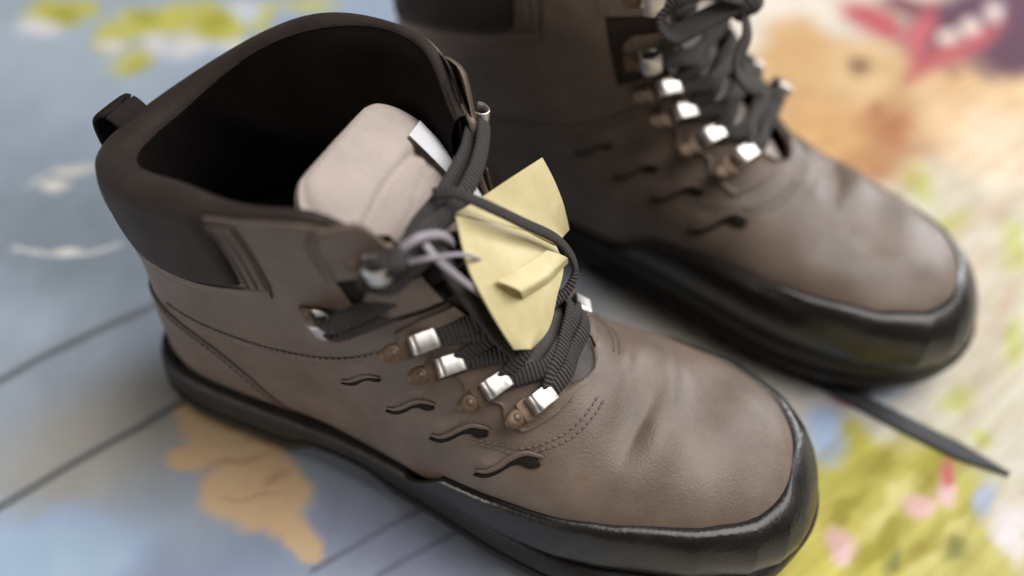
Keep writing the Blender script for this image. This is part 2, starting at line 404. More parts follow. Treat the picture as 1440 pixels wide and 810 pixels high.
def make_boot(name, mir, loc, yaw, open_=1.0, EYE=EYE, hook_in=(1.5, 0.55), eye_in=1.1):
    root = bpy.data.objects.new(name, None); col.objects.link(root)
    root.location = (loc[0] * S, loc[1] * S, 0); root.rotation_euler = (0, 0, yaw)
    fm = Form(mir, open_)
    sg = np.unique(np.r_[np.linspace(0.02, 1.0, 26), np.linspace(1.0, 5.7, 60), np.linspace(5.7, 6.6, 24), np.linspace(6.6, 12, 80)])
    tau = np.r_[np.linspace(0, 0.08, 9), np.linspace(0.1, 1, 44)]
    t0 = fm.t_at_y(sg, fm.gap(sg))
    # --- upper
    def grid(side, sg, t0, h, drop=0.75):
        Tg = t0[:, None] + (1 - t0[:, None]) * tau[None]
        Sg = sg[:, None] - drop * np.exp(-(tau[None] / 0.10) ** 2) * smooth01(sg, 9.5, 12)[:, None]
        if np.ndim(h) == 0: return fm.off(Sg, Tg, side, np.full(Sg.shape, h)) if h else fm.pt(Sg, Tg, side)
        return fm.off(Sg, Tg, side, h)
    P = []
    for side in (-1, 1):
        V = grid(side, sg, t0, 0.0)
        P.append((V.reshape(-1, 3), grid_faces(*V.shape[:2])))
    V, F, _ = join(P)
    up = mesh_obj("upper", V, F, M['leather'], root, merge=0.004)
    # flip outward if needed, then thickness inward
    so = up.modifiers.new("thickness", 'SOLIDIFY'); so.thickness = 0.0022; so.offset = -1
    # --- lining
    k = sg > 5.8; P = []
    for side in (-1, 1):
        V = grid(side, sg[k], t0[k], -0.55)
        P.append((V.reshape(-1, 3), grid_faces(*V.shape[:2])))
    V, F, _ = join(P); mesh_obj("lining", V, F, M['lining'], root)
    # --- insole
    xs = np.linspace(0.9, 28, 40); V = []
    for x in xs:
        w = np.interp(x, PLX, PLW) * 0.86 * (1 if x > 2 else 0.75); c = float(fm.cy(x))
        V += [(x, (c + w * q) * mir, 3.1 - 0.0 * q) for q in np.linspace(-1, 1, 9)]
    mesh_obj("insole", V, grid_faces(40, 9), M['lining'], root)
    # --- padded collar: outer panel, roll over the rim, inner panel
    tc = np.linspace(0.0, 1, 90); P = []; PI_ = []
    for side in (-1, 1):
        tt0 = float(fm.t_at_y(np.array([12.]), fm.gap(np.array([12.])))[0])
        Tc = tt0 + 0.015 + (1 - tt0 - 0.015) * tc
        so_ = 11.92 - 1.35 * smooth01(Tc, 0.485, 0.50) + 0.38 * smooth01(Tc, 0.55, 1.0)
        so_ = so_ - 0.9 * np.exp(-((Tc - tt0) / 0.05) ** 2)
        rim = 12.0 - 0.80 * np.exp(-(tc / 0.09) ** 2)
        rows = []
        q1 = np.linspace(0, 1, 16); fr = 1 - smooth01(Tc, 0.47, 0.52); f2 = 1 - smooth01(Tc, 0.36, 0.66)
        for q in q1:
            rows.append((so_ + (rim - so_) * q, fr * -0.22 + 0.10 + 0.26 * (1 - fr) * math.sin(math.pi * (0.08 + 0.80 * q)) ** 0.7 * (1 if q > 0 else 0) - (0.12 if q == 0 else 0)))
        V = [fm.off(np.clip(a, 0, 12), np.clip(Tc, 0, 1), side, b + 0.035 * np.sin(Tc * 31 + 1.7 * k_ / 16) * np.sin(Tc * 13 + side + 0.25 * k_) * (k_ > 0)) for k_, (a, b) in enumerate(rows)]
        top = fm.pt(np.clip(rim, 0, 12), np.clip(Tc, 0, 1), side); nn = fm.nrm(np.clip(rim, 0, 12), np.clip(Tc, 0, 1), side)
        nn[:, 2] *= 0.2; nn = unit(nn)
        for a in np.linspace(0.15, 1, 12):
            an = a * math.pi
            V.append(top + nn * (-0.50 + 0.10 * f2 + (0.74 - 0.46 * f2) * math.cos(an))[:, None] + np.array([0, 0, 1.0]) * ((0.52 - 0.30 * f2) * math.sin(an))[:, None])
        for q in np.linspace(0.1, 1, 8):
            V.append(fm.off(np.clip(rim - 1.9 * q, 0, 12), np.clip(Tc, 0, 1), side, -0.9 + 0.25 * q - 0.12 * math.sin(math.pi * q) - 0.34 * (1 - f2) * (1 - q)))
        V = np.array(V); PI_.append((V[26:].reshape(-1, 3), grid_faces(len(V) - 26, V.shape[1]))); V = V[:27]
        P.append((V.reshape(-1, 3), grid_faces(*V.shape[:2])))
    V, F, _ = join(PI_); mesh_obj("collar_lining", V, F, M['lining'], root, merge=0.02)
    V, F, _ = join(P); mesh_obj("padded_collar", V, F, M['collar'], root, merge=0.02)
    # --- binding strips round the pad, facings, ankle panel, heel counter, side slits, stitch rows
    st = []
    for side in (-1, 1):
        n = 60
        Tq = np.linspace(0.42, 1.0, n)
        sl = 10.57 + 0.38 * smooth01(Tq, 0.55, 1.0)
        Sg = np.stack([sl - 0.02 - 0.17 * q for q in np.linspace(0, 1, 6)], 1); Tg = np.repeat(Tq[:, None], 6, 1)
        V, F = sheet(fm, Sg, np.clip(Tg, 0, 1), side, 0.10 * np.ones(Sg.shape)); mesh_obj("collar_binding", V, F, M['leather2'], root)
        sv = np.linspace(10.55, 11.85, 24)
        Sg = np.repeat(sv[:, None], 7, 1); Tg = np.repeat(np.linspace(0.415, 0.487, 7)[None], 24, 0)
        V, F = sheet(fm, Sg, Tg, side, 0.08 * np.ones(Sg.shape)); mesh_obj("collar_tab", V, F, M['leather2'], root)
        for tq in (0.425, 0.45, 0.475): st += stitches(fm, np.stack([sv, np.full(24, tq)], 1), side, 0.14, 0.26, 0.16, st=True)
        # facing down the throat, scalloped between the eyelets
        sv = np.linspace(5.9, 9.45, 120)
        a = fm.t_at_y(sv, fm.gap(sv) + 0.02)
        wv = 0.130 + 0.018 * np.cos((np.interp(sv, EYE, [0, 1, 2, 3]) + 0.0) * 2 * np.pi); wv = wv * smooth01(sv, 5.8, 6.1) * (1 - 0.5 * smooth01(sv, 9.3, 9.45)) * np.interp(sv, [6, 9], [1.0, 0.8])
        Sg = np.repeat(sv[:, None], 9, 1); Tg = a[:, None] + wv[:, None] * np.linspace(0, 1, 9)[None]
        V, F = sheet(fm, Sg, Tg, side, 0.13 * np.ones(Sg.shape)); mesh_obj("facing", V, F, M['leather2'], root)
        # ankle flex notch: dark padded inset with the lower hook tab over it, then the upper facing
        sv = np.linspace(9.55, 10.75, 30); a = fm.t_at_y(sv, fm.gap(sv) + 0.02)
        Sg = np.repeat(sv[:, None], 9, 1); Tg = a[:, None] + np.linspace(0, 0.155, 9)[None]
        V, F = sheet(fm, Sg, Tg, side, 0.04 * np.ones(Sg.shape)); mesh_obj("flex_inset", V, F, M['slit' if mir > 0 else 'collar'], root)
        sv = np.linspace(9.72, 10.45, 24); a = fm.t_at_y(sv, fm.gap(sv) + 0.05)
        wv = 0.125 * (1 - 0.25 * np.abs(np.linspace(-1, 1, 24)) ** 3)
        Sg = np.repeat(sv[:, None], 9, 1); Tg = a[:, None] + wv[:, None] * np.linspace(0, 1, 9)[None]
        V, F = sheet(fm, Sg, Tg, side, 0.16 * np.ones(Sg.shape)); mesh_obj("hook_tab", V, F, M['leather2'], root)
        st += stitches(fm, np.stack([sv[2:-2], (a + wv * 0.85)[2:-2]], 1), side, 0.18, 0.3, 0.18, st=True)
        sv = np.linspace(10.78, 11.9, 40); a = fm.t_at_y(sv, fm.gap(sv) + 0.02)
        wv = 0.17 * np.sqrt(np.clip(1 - (np.linspace(-0.25, 0.97, 40)) ** 4, 0, 1))
        Sg = np.repeat(sv[:, None], 10, 1) - 0.75 * np.exp(-(np.linspace(0, 1, 10)[None] / 0.4) ** 2) * smooth01(sv, 11.0, 12)[:, None]
        Tg = a[:, None] + wv[:, None] * np.linspace(0, 1, 10)[None]
        V, F = sheet(fm, Sg, Tg, side, 0.14 * np.ones(Sg.shape)); mesh_obj("ankle_facing", V, F, M['leather2'], root)
        st += stitches(fm, np.stack([sv[:-3], (a + wv * 0.88)[:-3]], 1), side, 0.16, 0.28, 0.17, st=True)
        # heel counter
        A = [(0.55, 6.6), (2.5, 6.7), (4.8, 6.2), (6.6, 5.1), (8.0, 3.6), (8.8, 2.6)]; B = [(0.7, 4.0), (1.6, 3.4), (3.0, 2.9), (4.6, 2.7), (6.2, 2.65), (8.6, 2.6)]
        V, F = lofted(fm, A, B, side, 0.07, 60, 16); mesh_obj("heel_counter", V, F, M['leather2'], root)
        st += stitches(fm, [(p[0] - 0.15, p[1] - 0.25) for p in A[:-1]], side, 0.10)
        # long seam under the ankle
        A = [(3.0, 7.4), (6.0, 7.6), (8.5, 7.9), (11.0, 8.6), (13.0, 9.7), (14.4, 10.9)]
        st += stitches(fm, A, side, 0.02, 0.3, 0.2); 
        Bq = [(p[0] + 0.05, p[1] - 0.35) for p in A]
        V, F = lofted(fm, A, Bq, side, 0.06, 60, 5); mesh_obj("ankle_seam", V, F, M['leather2'], root)
        # four wavy gaps, one below each eyelet
        for i, (x, z) in enumerate(SLITS):
            u = np.linspace(-1, 1, 7)
            ln_ = [0.82, 0.96, 1.08, 1.16][i]; path = [(x + ln_ * q, z + (0.42 + 0.05 * (i % 2)) * q + (0.17 + 0.03 * i) * math.sin(q * 3.0 + 0.5 + 0.15 * i)) for q in u]
            pp = spline(path, np.linspace(0, 6, 24)); s_, t_ = fm.xz(pp[:, 0], pp[:, 1])
            Pc = fm.off(s_, t_, side, np.full(24, 0.045)); Nc = fm.nrm(s_, t_, side)
            wd = 0.25 * np.interp(np.linspace(0, 1, 400), [0, 0.15, 0.3, 0.55, 0.8, 0.9, 1], [0.12, 0.55, 0.75, 0.6, 1.15, 1.05, 0.25])
            Q, _t = resample(Pc, 0.12); w_ = np.interp(np.linspace(0, 1, len(Q)), np.linspace(0, 1, 400), wd)
            V, F, uv = sweep(Pc, w_, 0.075, Nc, 0.12)
            sl_ = mesh_obj("side_slit", V, F, M['slit'], root)
            # rolled leather lip hanging over the gap
            s2, t2 = fm.xz(pp[:, 0] + 0.03, pp[:, 1] + 0.25); Pl = fm.off(s2, t2, side, np.full(24, 0.05)); Nl = fm.nrm(s2, t2, side)
            nq = len(resample(Pl, 0.12)[0]); tp = np.sin(np.pi * np.linspace(0.03, 0.97, nq)) ** 0.5
            V, F, uv = sweep(Pl, 0.13 * tp, 0.09 * tp, Nl, 0.12); mesh_obj("slit_lip", V, F, M['leather'], sl_)
    for side in (-1, 1):
        for ds_ in (0.0, 0.14):
            tq = np.linspace(0.012, 0.30, 20)
            st += stitches(fm, np.stack([5.42 - ds_ + 1.1 * (tq / 0.30) ** 2, tq], 1), side, 0.015, 0.26, 0.17, 0.04, st=True)
    V, F, _ = join(st); mesh_obj("stitching", V, F, M['thread'], root, kind="stuff")
    # --- toe rand
    sr = np.unique(np.r_[np.linspace(0.0, 2, 120), np.linspace(2, 5.9, 80)]); P = []
    Fz, Bz = fm.FB(sr)
    zr = np.interp(Fz[:, 0], [17.3, 18.2, 19.5, 21, 23, 25, 27, 28.4, 29.3, 30], [2.2, 3.0, 4.1, 4.85, 5.2, 5.3, 5.3, 5.25, 5.2, 5.2])
    tr = np.clip((Fz[:, 1] - zr) / (Fz[:, 1] - Bz[:, 1]), 0, 0.985)
    kq = np.linspace(0, 1, 18)
    for side in (-1, 1):
        Tg = tr[:, None] + (1 - tr[:, None]) * kq[None]; Sg = np.repeat(sr[:, None], 18, 1)
        V = fm.pt(Sg, Tg, side)
        wz = np.clip((zr[:, None] - V[..., 2]) / (zr[:, None] - 2.0), 0, 1)
        hb = 0.24 * (1 - np.exp(-wz / 0.04)) + 0.40 * np.sin(np.pi * np.clip(wz * 0.9, 0, 1))
        hb = hb * np.interp(Fz[:, 0], [17.3, 18.2, 20, 30], [0.02, 0.35, 0.8, 1])[:, None]
        C = V - np.stack([np.full(V.shape[:-1], 24.0), np.full(V.shape[:-1], 0.85 * mir), np.full(V.shape[:-1], 3.2)], -1)
        C[..., 0] = np.where(V[..., 0] > 24, C[..., 0], 0.0); C[..., 2] *= 0.7
        V = V + unit(C) * hb[..., None]
        P.append((V.reshape(-1, 3), grid_faces(*V.shape[:2])))
    V, F, _ = join(P); rd = mesh_obj("toe_rand", V, F, M['rubber'], root, merge=0.01)
    sd = rd.modifiers.new("thickness", 'SOLIDIFY'); sd.thickness = 0.002; sd.offset = -1
    # --- outsole: welt, groove and tread wall as one moulded rubber part
    out = SOLE * np.array([1, mir]); C, _t = resample(out, 0.22, True); C = C[:-1]
    T = unit(np.roll(C, -1, 0) - np.roll(C, 1, 0)); Nn = np.stack([T[:, 1], -T[:, 0]], 1) * mir
    if ((C - C.mean(0)) * Nn).sum() < 0: Nn = -Nn
    lay = [(0.30, -0.9), (0.14, -0.28), (0.15, -0.16), (0.20, -0.04), (0.40, 0.06), (0.46, 0.06), (0.49, -0.12), (0.55, -0.12), (0.58, 0.04), (0.66, 0.07), (0.84, 0.02), (0.95, -0.10), (1.0, -0.26), (1.02, -1.1)]
    V = []
    for fz, of in lay:
        p = C + Nn * of; zb = sole_zb(C[:, 0]); zt = sole_zt(C[:, 0])
        V.append(np.column_stack([p, zb + fz * (zt - zb)]))
    V = np.array(V); m_ = len(C); F = grid_faces(len(lay), m_, True)
    F.append(tuple(range(m_))[::-1])
    os_ = mesh_obj("outsole", V.reshape(-1, 3), F, M['sole'], root, merge=0.0)
    es = os_.modifiers.new("edges", 'EDGE_SPLIT'); es.split_angle = math.radians(50)
    # lugs round the edge of the sole
    for i in range(0, m_, 8):
        x = C[i, 0]
        if 8.4 < x < 13.2: continue
        z0 = float(sole_zb(x)); o = np.array([C[i, 0] - Nn[i, 0] * 0.78, C[i, 1] - Nn[i, 1] * 0.78, z0 + 0.28])
        ex = np.array([T[i, 0], T[i, 1], 0]); ey = np.array([Nn[i, 0], Nn[i, 1], 0])
        V, F = frame_box(o, ex, ey, np.array([0, 0, 1.]), 0.5, 0.5, 0.275, 0.3)
        mesh_obj("tread_lug", V, F, M['sole'], os_, smooth=False)
    # --- heel pull loop
    c = fm.pt(np.array(11.9), np.array(1.0), 1)
    P0 = [c + np.array(q) for q in [(0.2, 0, -2.2), (-0.35, 0, -1.6), (-0.95, 0, -0.6), (-1.05, 0, 0.5), (-0.55, 0, 1.0), (0.1, 0, 0.7), (0.5, 0, -0.1)]]
    V, F, uv = sweep(P0, 0.85, 0.11, (-1, 0, 0.3), 0.15, 12, 4); mesh_obj("pull_loop", V, F, M['slit'], root)
    # --- lace hardware
    eye = {}
    for side in (-1, 1):
        for i, s in enumerate(EYE):
            t = float(fm.t_at_y(np.array([s]), fm.gap(np.array([s])) + eye_in)[0]); eye[(side, i)] = fixture(fm, s, t, side, 'eyelet', root)
        for i, s in enumerate(HOOK):
            t = float(fm.t_at_y(np.array([s]), fm.gap(np.array([s])) + hook_in[i])[0]); eye[(side, 4 + i)] = fixture(fm, s - (0.25 if i else 0), t, side, 'hook', root)
    return root, fm, eye

near, fmN, eyeN = make_boot("hiking_boot", 1, (0, 0), 0.0)
far, fmF, eyeF = make_boot("hiking_boot", -1, (3.2, 18.35), math.radians(-4.6), 1.0, [6.7, 7.5, 8.4, 9.2], (0.8, 0.5), 0.9)
far.scale = (1.12, 1.12, 1.12)
tag_thing(near, "taupe leather hiking boot in front, wide open with a yellow tag in its laces", "boot", "pair of hiking boots")
tag_thing(far, "taupe leather hiking boot standing behind, laced up, cut off by the top edge", "boot", "pair of hiking boots")

# ------------------------------------------------------------------ tongues
def tongue(root, path, widths, arch, pad_from, mir, pad_h=0.30):
    n, m = 70, 25
    Q = spline(path, np.linspace(0, len(path) - 1, n)); w = np.interp(np.linspace(0, 1, n), np.linspace(0, 1, len(widths)), widths)
    T = unit(np.gradient(Q, axis=0)); N = np.stack([-T[:, 1], T[:, 0]], 1); N = N * np.sign(N[:, 1:2])
    v = np.linspace(-1, 1, m)
    def surf(off, lo, hi, shrink=0.0):
        u = np.linspace(lo, hi, n)
        q = np.stack([np.interp(u, np.linspace(0, 1, n), Q[:, k]) for k in range(2)], 1); nn = unit(np.stack([np.interp(u, np.linspace(0, 1, n), N[:, k]) for k in range(2)], 1))
        ww = np.interp(u, np.linspace(0, 1, n), w) * (1 - shrink)
        ww = ww * np.sqrt(np.clip(1 - np.clip((u - 0.80) / 0.23, 0, 1) ** 2.2 * 0.93, 0, 1))
        h = off(np.linspace(0, 1, n)[:, None], v[None, :])
        d = h - arch * (v[None] ** 2) * ww[:, None] * 0.5
        return np.stack([q[:, 0:1] + nn[:, 0:1] * d, (ww[:, None] * v[None]) * np.ones((n, m)), q[:, 1:2] + nn[:, 1:2] * d], -1)
    top = surf(lambda a, b: 0.12 + 0 * a * b, 0, 1); bot = surf(lambda a, b: -0.18 + 0 * a * b, 0, 1)
    V = np.vstack([top.reshape(-1, 3), bot.reshape(-1, 3)]); k = n * m
    F = grid_faces(n, m) + [tuple(i + k for i in f[::-1]) for f in grid_faces(n, m)]
    loop = [j for j in range(m)] + [i * m + m - 1 for i in range(1, n)] + [(n - 1) * m + j for j in range(m - 2, -1, -1)] + [i * m for i in range(n - 2, 0, -1)]
    F += [(loop[i], loop[(i + 1) % len(loop)], loop[(i + 1) % len(loop)] + k, loop[i] + k) for i in range(len(loop))]
    t = mesh_obj("tongue", V, F, M['tongue_dark'], root)
    # the padded upper end: two quilted cushions with a groove between them
    def cush(a, b):
        e = (1 - np.abs(b) ** 6) ** 0.5
        g = 1 - 0.6 * np.exp(-((a - 0.66 + 0.10 * b * b) / 0.03) ** 2) - 0.25 * np.exp(-((a - 0.52 - 0.10 * b) / 0.025) ** 2) - 0.3 * np.exp(-((a - 0.36 + 0.12 * b) / 0.03) ** 2)
        return 0.10 + pad_h * e * np.clip(a / 0.06, 0, 1) ** 0.5 * np.clip((1 - a) / 0.05, 0, 1) ** 0.5 * g + 0.03 * np.sin(9 * a + 4 * b) * np.sin(5 * b + 1.3) * e
    P = surf(cush, pad_from, 1.0, -0.02)
    bk = surf(lambda a, b: -0.20 - 0.22 * np.sqrt(np.clip(1 - b ** 4, 0, 1)) * np.sin(np.pi * np.clip(a, 0.02, 0.98)), pad_from, 1.0, -0.02)
    V = np.vstack([P.reshape(-1, 3), bk.reshape(-1, 3)])
    F = grid_faces(n, m) + [tuple(i + k for i in f[::-1]) for f in grid_faces(n, m)] + [(loop[i], loop[(i + 1) % len(loop)], loop[(i + 1) % len(loop)] + k, loop[i] + k) for i in range(len(loop))]
    p = mesh_obj("tongue_pad", V, F, M['tongue'], t)
    return t, P
tN, PN = tongue(near, [(20.8, 7.5), (19.3, 8.6), (17.8, 9.6), (16.4, 10.6), (14.8, 11.9), (13.1, 13.3), (11.4, 14.7), (9.8, 15.7)], [1.7, 1.9, 2.3, 2.6, 3.0, 3.5, 3.8, 3.9], 0.22, 0.50, 1, 0.42)
tF, PF = tongue(far, [(20.6, 6.9), (18.9, 7.8), (17.3, 8.9), (16.1, 10.2), (15.2, 11.7), (14.6, 13.5), (14.2, 15.5), (14.1, 18.0)], [1.6, 1.8, 2.2, 2.5, 2.8, 3.1, 3.3, 3.3], 0.18, 0.0, -1, 0.14)
# woven label sewn on the near tongue
i0, i1, j0, j1 = 0, 14, 0, 6
u_ = np.linspace(0, 1, 14)[:, None, None]; v_ = np.linspace(0, 1, 6)[None, :, None]
G = (PN[10, 18] * (1 - v_) + PN[10, 22] * v_) * (1 - u_) + (PN[50, 18] * (1 - v_) + PN[50, 22] * v_) * u_ + np.array([0.10, 0.03, 0.14]) + np.array([0.6, 0, 0.75]) * (0.16 * np.sin(np.pi * u_) + 0.08 * np.sin(np.pi * v_))
V = G.reshape(-1, 3); mesh_obj("woven_label", np.vstack([V, V - np.array([0.03, 0, 0.05])]), grid_faces(i1 - i0, j1 - j0) + [tuple(q + len(V) for q in f[::-1]) for f in grid_faces(i1 - i0, j1 - j0)], M['label'], tN)

# ------------------------------------------------------------------ laces
def lace(root, pts, a=0.36, b=0.12, up=(0.79, 0, 0.61), name="lace", mat='lace'):
    V, F, uv = sweep(pts, a, b, up, 0.12, 12, 2.6)
    return mesh_obj(name, V, F, M[mat], root, uv=uv)
def slot(e, h=0.32, d=0.35):
    o, ex, ey, ez = e; return o + ex * d + ez * h
UPV = np.array([0.79, 0, 0.61])
def cross_lacing(root, fm, sv, eye, seq, lift=0.2, a=0.36, over=0.30):
    """strands from eyelet to eyelet, up over the edge of each facing and across the tongue"""
    def edge(p, q):
        d = 0.35 * (sv[q[1]] - sv[p[1]]); s_ = np.array([sv[p[1]] + d]); t_ = fm.t_at_y(s_, fm.gap(s_) - 0.12)
        return fm.off(s_, t_, p[0], np.array([over]))[0]
    for i, (p, q) in enumerate(seq):
        A = eye[p]; B = eye[q]; pa = slot(A); pb = slot(B); ea = edge(p, q); eb = edge(q, p)
        jig = rng.normal(0, 0.06, 3)
        mid = (ea + eb) / 2 + UPV * (lift + 0.20 * (i % 2)) + jig
        lace(root, [slot(A, 0.25, -0.2), pa, (pa + ea) / 2 + UPV * 0.06, ea, ea * 0.66 + mid * 0.34 + UPV * 0.08, mid, eb * 0.66 + mid * 0.34 + UPV * 0.08, eb, (pb + eb) / 2 + UPV * 0.06, pb, slot(B, 0.25, -0.2)], a)
cross_lacing(near, fmN, EYE + HOOK, eyeN, [((-1, 0), (1, 0)), ((-1, 0), (1, 1)), ((1, 0), (-1, 1)), ((-1, 1), (1, 2)), ((1, 1), (-1, 2)), ((-1, 2), (1, 3)), ((1, 2), (-1, 3)), ((-1, 3), (1, 3))], 0.10)
hN, hF = eyeN[(-1, 5)], eyeN[(1, 5)]; h2 = eyeN[(-1, 4)]; h2F = eyeN[(1, 4)]
def hook_in(e, u=0.1, v=0.0): o, ex, ey, ez = e; return o + ex * u + ey * v + ez * 0.3
lace(near, [hook_in(hF, -0.2), hook_in(hF, 0.6), (14.5, 1.5, 15.0), (14.5, -0.7, 14.7), (14.2, -2.6, 15.1), hook_in(hN, 0.7, 0.2), hook_in(hN, -0.1, 0.1), hook_in(hN, -0.5, -0.5), hook_in(hN, 0.3, -0.9), (14.3, -3.0, 14.2), (14.8, -1.6, 14.0), (15.6, 0.2, 13.2)])
lace(near, [hook_in(hF, -0.3, 0.35), (13.9, 2.0, 15.1), (14.0, -0.6, 14.9), (13.9, -2.2, 14.9), hook_in(hN, 0.9, 0.45), hook_in(hN, 0.2, 0.5)])
lace(near, [hook_in(h2F, 0.0), hook_in(h2F, 0.9), (15.2, 0.8, 13.2), (14.9, -1.4, 13.3), (14.5, -2.6, 13.2), hook_in(h2, 0.9, 0.3), hook_in(h2, 0.1, 0.3)])
lace(near, [slot(eyeN[(1, 3)]), (15.9, 1.2, 12.1), (15.6, -0.4, 12.5), (15.0, -2.0, 12.4), hook_in(h2, 0.9, -0.2), hook_in(h2, 0.0, -0.25)])
lace(near, [(14.4, -2.2, 14.9), (14.9, -2.5, 14.2), (15.5, -2.5, 13.2), (16.3, -2.4, 12.0), (17.1, -2.3, 10.9), (17.8, -1.9, 9.9)])
# the strand over the tag
lace(near, [(13.9, -1.0, 15.4), (14.59, -0.73, 15.5), (15.5, -0.37, 15.05), (16.67, 0.62, 13.85), (17.75, 2.04, 12.2), (18.45, 2.55, 10.7), (18.45, 1.9, 9.9), (17.9, 0.62, 9.7)], 0.22, 0.09)

seq = []
for i in range(3): seq += [((-1, i), (1, i + 1)), ((1, i), (-1, i + 1))]
cross_lacing(far, fmF, [6.7, 7.5, 8.4, 9.2] + HOOK, eyeF, [((-1, 0), (1, 0))] + seq + [((-1, 3), (1, 4)), ((1, 3), (-1, 4)), ((-1, 4), (1, 5)), ((1, 4), (-1, 5)), ((-1, 5), (1, 5))], -0.10, 0.38, 0.18)
# the bow of the far boot
lace(far, [(16.5, 0.2, 14.4), (16.1, -1.2, 15.0), (15.2, -2.6, 15.6), (14.3, -3.6, 15.4), (14.0, -4.0, 14.6), (14.6, -3.8, 14.1), (15.5, -2.4, 14.4), (16.5, -0.2, 14.5)], 0.42)
lace(far, [(16.3, -0.2, 14.4), (16.2, 1.5, 15.2), (15.7, 3.4, 15.4), (15.2, 4.9, 14.4), (15.5, 5.0, 13.3), (16.2, 3.4, 13.6), (16.7, 1.2, 14.3), (16.5, 0.2, 14.5)], 0.40)
lace(far, [(16.3, 0.5, 14.1), (16.8, 0.2, 14.6), (16.8, -0.5, 14.5), (16.3, -0.7, 13.9)], 0.42, 0.22, name="lace_knot")
lace(far, [(16.4, -0.3, 14.2), (17.0, -1.2, 13.6), (17.0, -2.0, 12.6), (17.5, -1.4, 11.6), (18.2, -0.5, 11.0)], 0.36)

# ------------------------------------------------------------------ yellow tag tucked under the laces
def card(name, A, B, parent, bulge, mat, n=26, m=18, th=0.05, curl=0.0):
    a = spline(A, np.linspace(0, len(A) - 1, n)); b = spline(B, np.linspace(0, len(B) - 1, n))
    k = np.linspace(0, 1, m)[None, :, None]; P = a[:, None] * (1 - k) + b[:, None] * k
    u = np.linspace(0, 1, n)[:, None]; v = np.linspace(0, 1, m)[None]
    nn = unit(np.cross((b - a).mean(0), (a[-1] - a[0]))); nn = nn * np.sign(nn @ UPV)
    P = P + nn * ((bulge * (0.45 * np.sin(np.pi * v) + 0.7 * np.minimum(v / 0.62, (1 - v) / 0.38)) * np.ones_like(u) + 0.10 * np.abs(u - 0.30 - 0.45 * v) - 0.07 * np.abs(u + 0.5 * v - 0.95) + curl * np.sin(np.pi * u) * np.ones_like(v) + 0.03 * np.sin(7 * u + 3 * v) * np.sin(6 * v))[..., None])
    V = np.vstack([P.reshape(-1, 3), (P - nn * th).reshape(-1, 3)]); k = n * m
    loop = [j for j in range(m)] + [i * m + m - 1 for i in range(1, n)] + [(n - 1) * m + j for j in range(m - 2, -1, -1)] + [i * m for i in range(n - 2, 0, -1)]
    F = grid_faces(n, m) + [tuple(i + k for i in f[::-1]) for f in grid_faces(n, m)] + [(loop[i], loop[(i + 1) % len(loop)], loop[(i + 1) % len(loop)] + k, loop[i] + k) for i in range(len(loop))]
    o = mesh_obj(name, V, F, M[mat], parent)
    e = o.modifiers.new("edges", 'EDGE_SPLIT'); e.split_angle = math.radians(45)
    return o
tagr = bpy.data.objects.new("hang_tag", None); col.objects.link(tagr)
tag_thing(tagr, "folded yellow card tag with pale ribbon tucked under the near boot's laces", "tag")
card("upper_leaf", [(14.76, -0.96, 14.84), (15.1, 0.37, 14.57), (15.61, 2.15, 14.4), (16.2, 3.92, 14.29)], [(16.51, 1.37, 12.59), (17.56, 2.5, 11.57), (17.71, 3.0, 11.54), (17.85, 3.38, 11.69)], tagr, 0.18, 'tag')
card("lower_leaf", [(14.83, -1.13, 14.91), (15.73, -2.23, 13.92), (16.55, -2.63, 12.86), (17.23, -2.74, 11.83), (17.75, -2.69, 10.99)], [(17.41, 2.72, 11.43), (18.07, 1.9, 11.07), (18.28, 0.62, 10.8), (18.46, -0.59, 10.24), (18.22, -1.96, 10.4)], tagr, 0.22, 'tag', curl=0.05)
card("curled_flap", [(16.72, -1.92, 13.3), (17.16, -0.53, 12.9), (17.54, 1.12, 12.41)], [(17.5, -1.29, 12.14), (18.03, 0.5, 11.61), (18.26, 2.1, 11.16)], tagr, 0.30, 'tag')
def ribbon(pts, a=0.26): 
    V, F, uv = sweep(pts, a, 0.03, (0.5, -0.4, 0.75), 0.1, 10, 3); return mesh_obj("ribbon", V, F, M['ribbon'], tagr)
ribbon([(13.3, -4.6, 14.3), (13.9, -4.1, 14.8), (14.5, -3.85, 15.05), (15.0, -3.5, 15.1), (15.6, -2.5, 14.6), (16.0, -1.5, 13.6)], 0.075)
ribbon([(13.4, -4.4, 14.4), (14.0, -3.9, 15.3), (14.5, -3.2, 15.55), (14.9, -2.4, 15.1), (15.0, -1.6, 14.0)], 0.14)
ribbon([(14.6, -3.2, 15.3), (15.1, -3.35, 14.95), (15.6, -3.2, 14.4), (16.0, -2.7, 13.5), (16.3, -2.0, 12.4)], 0.12)

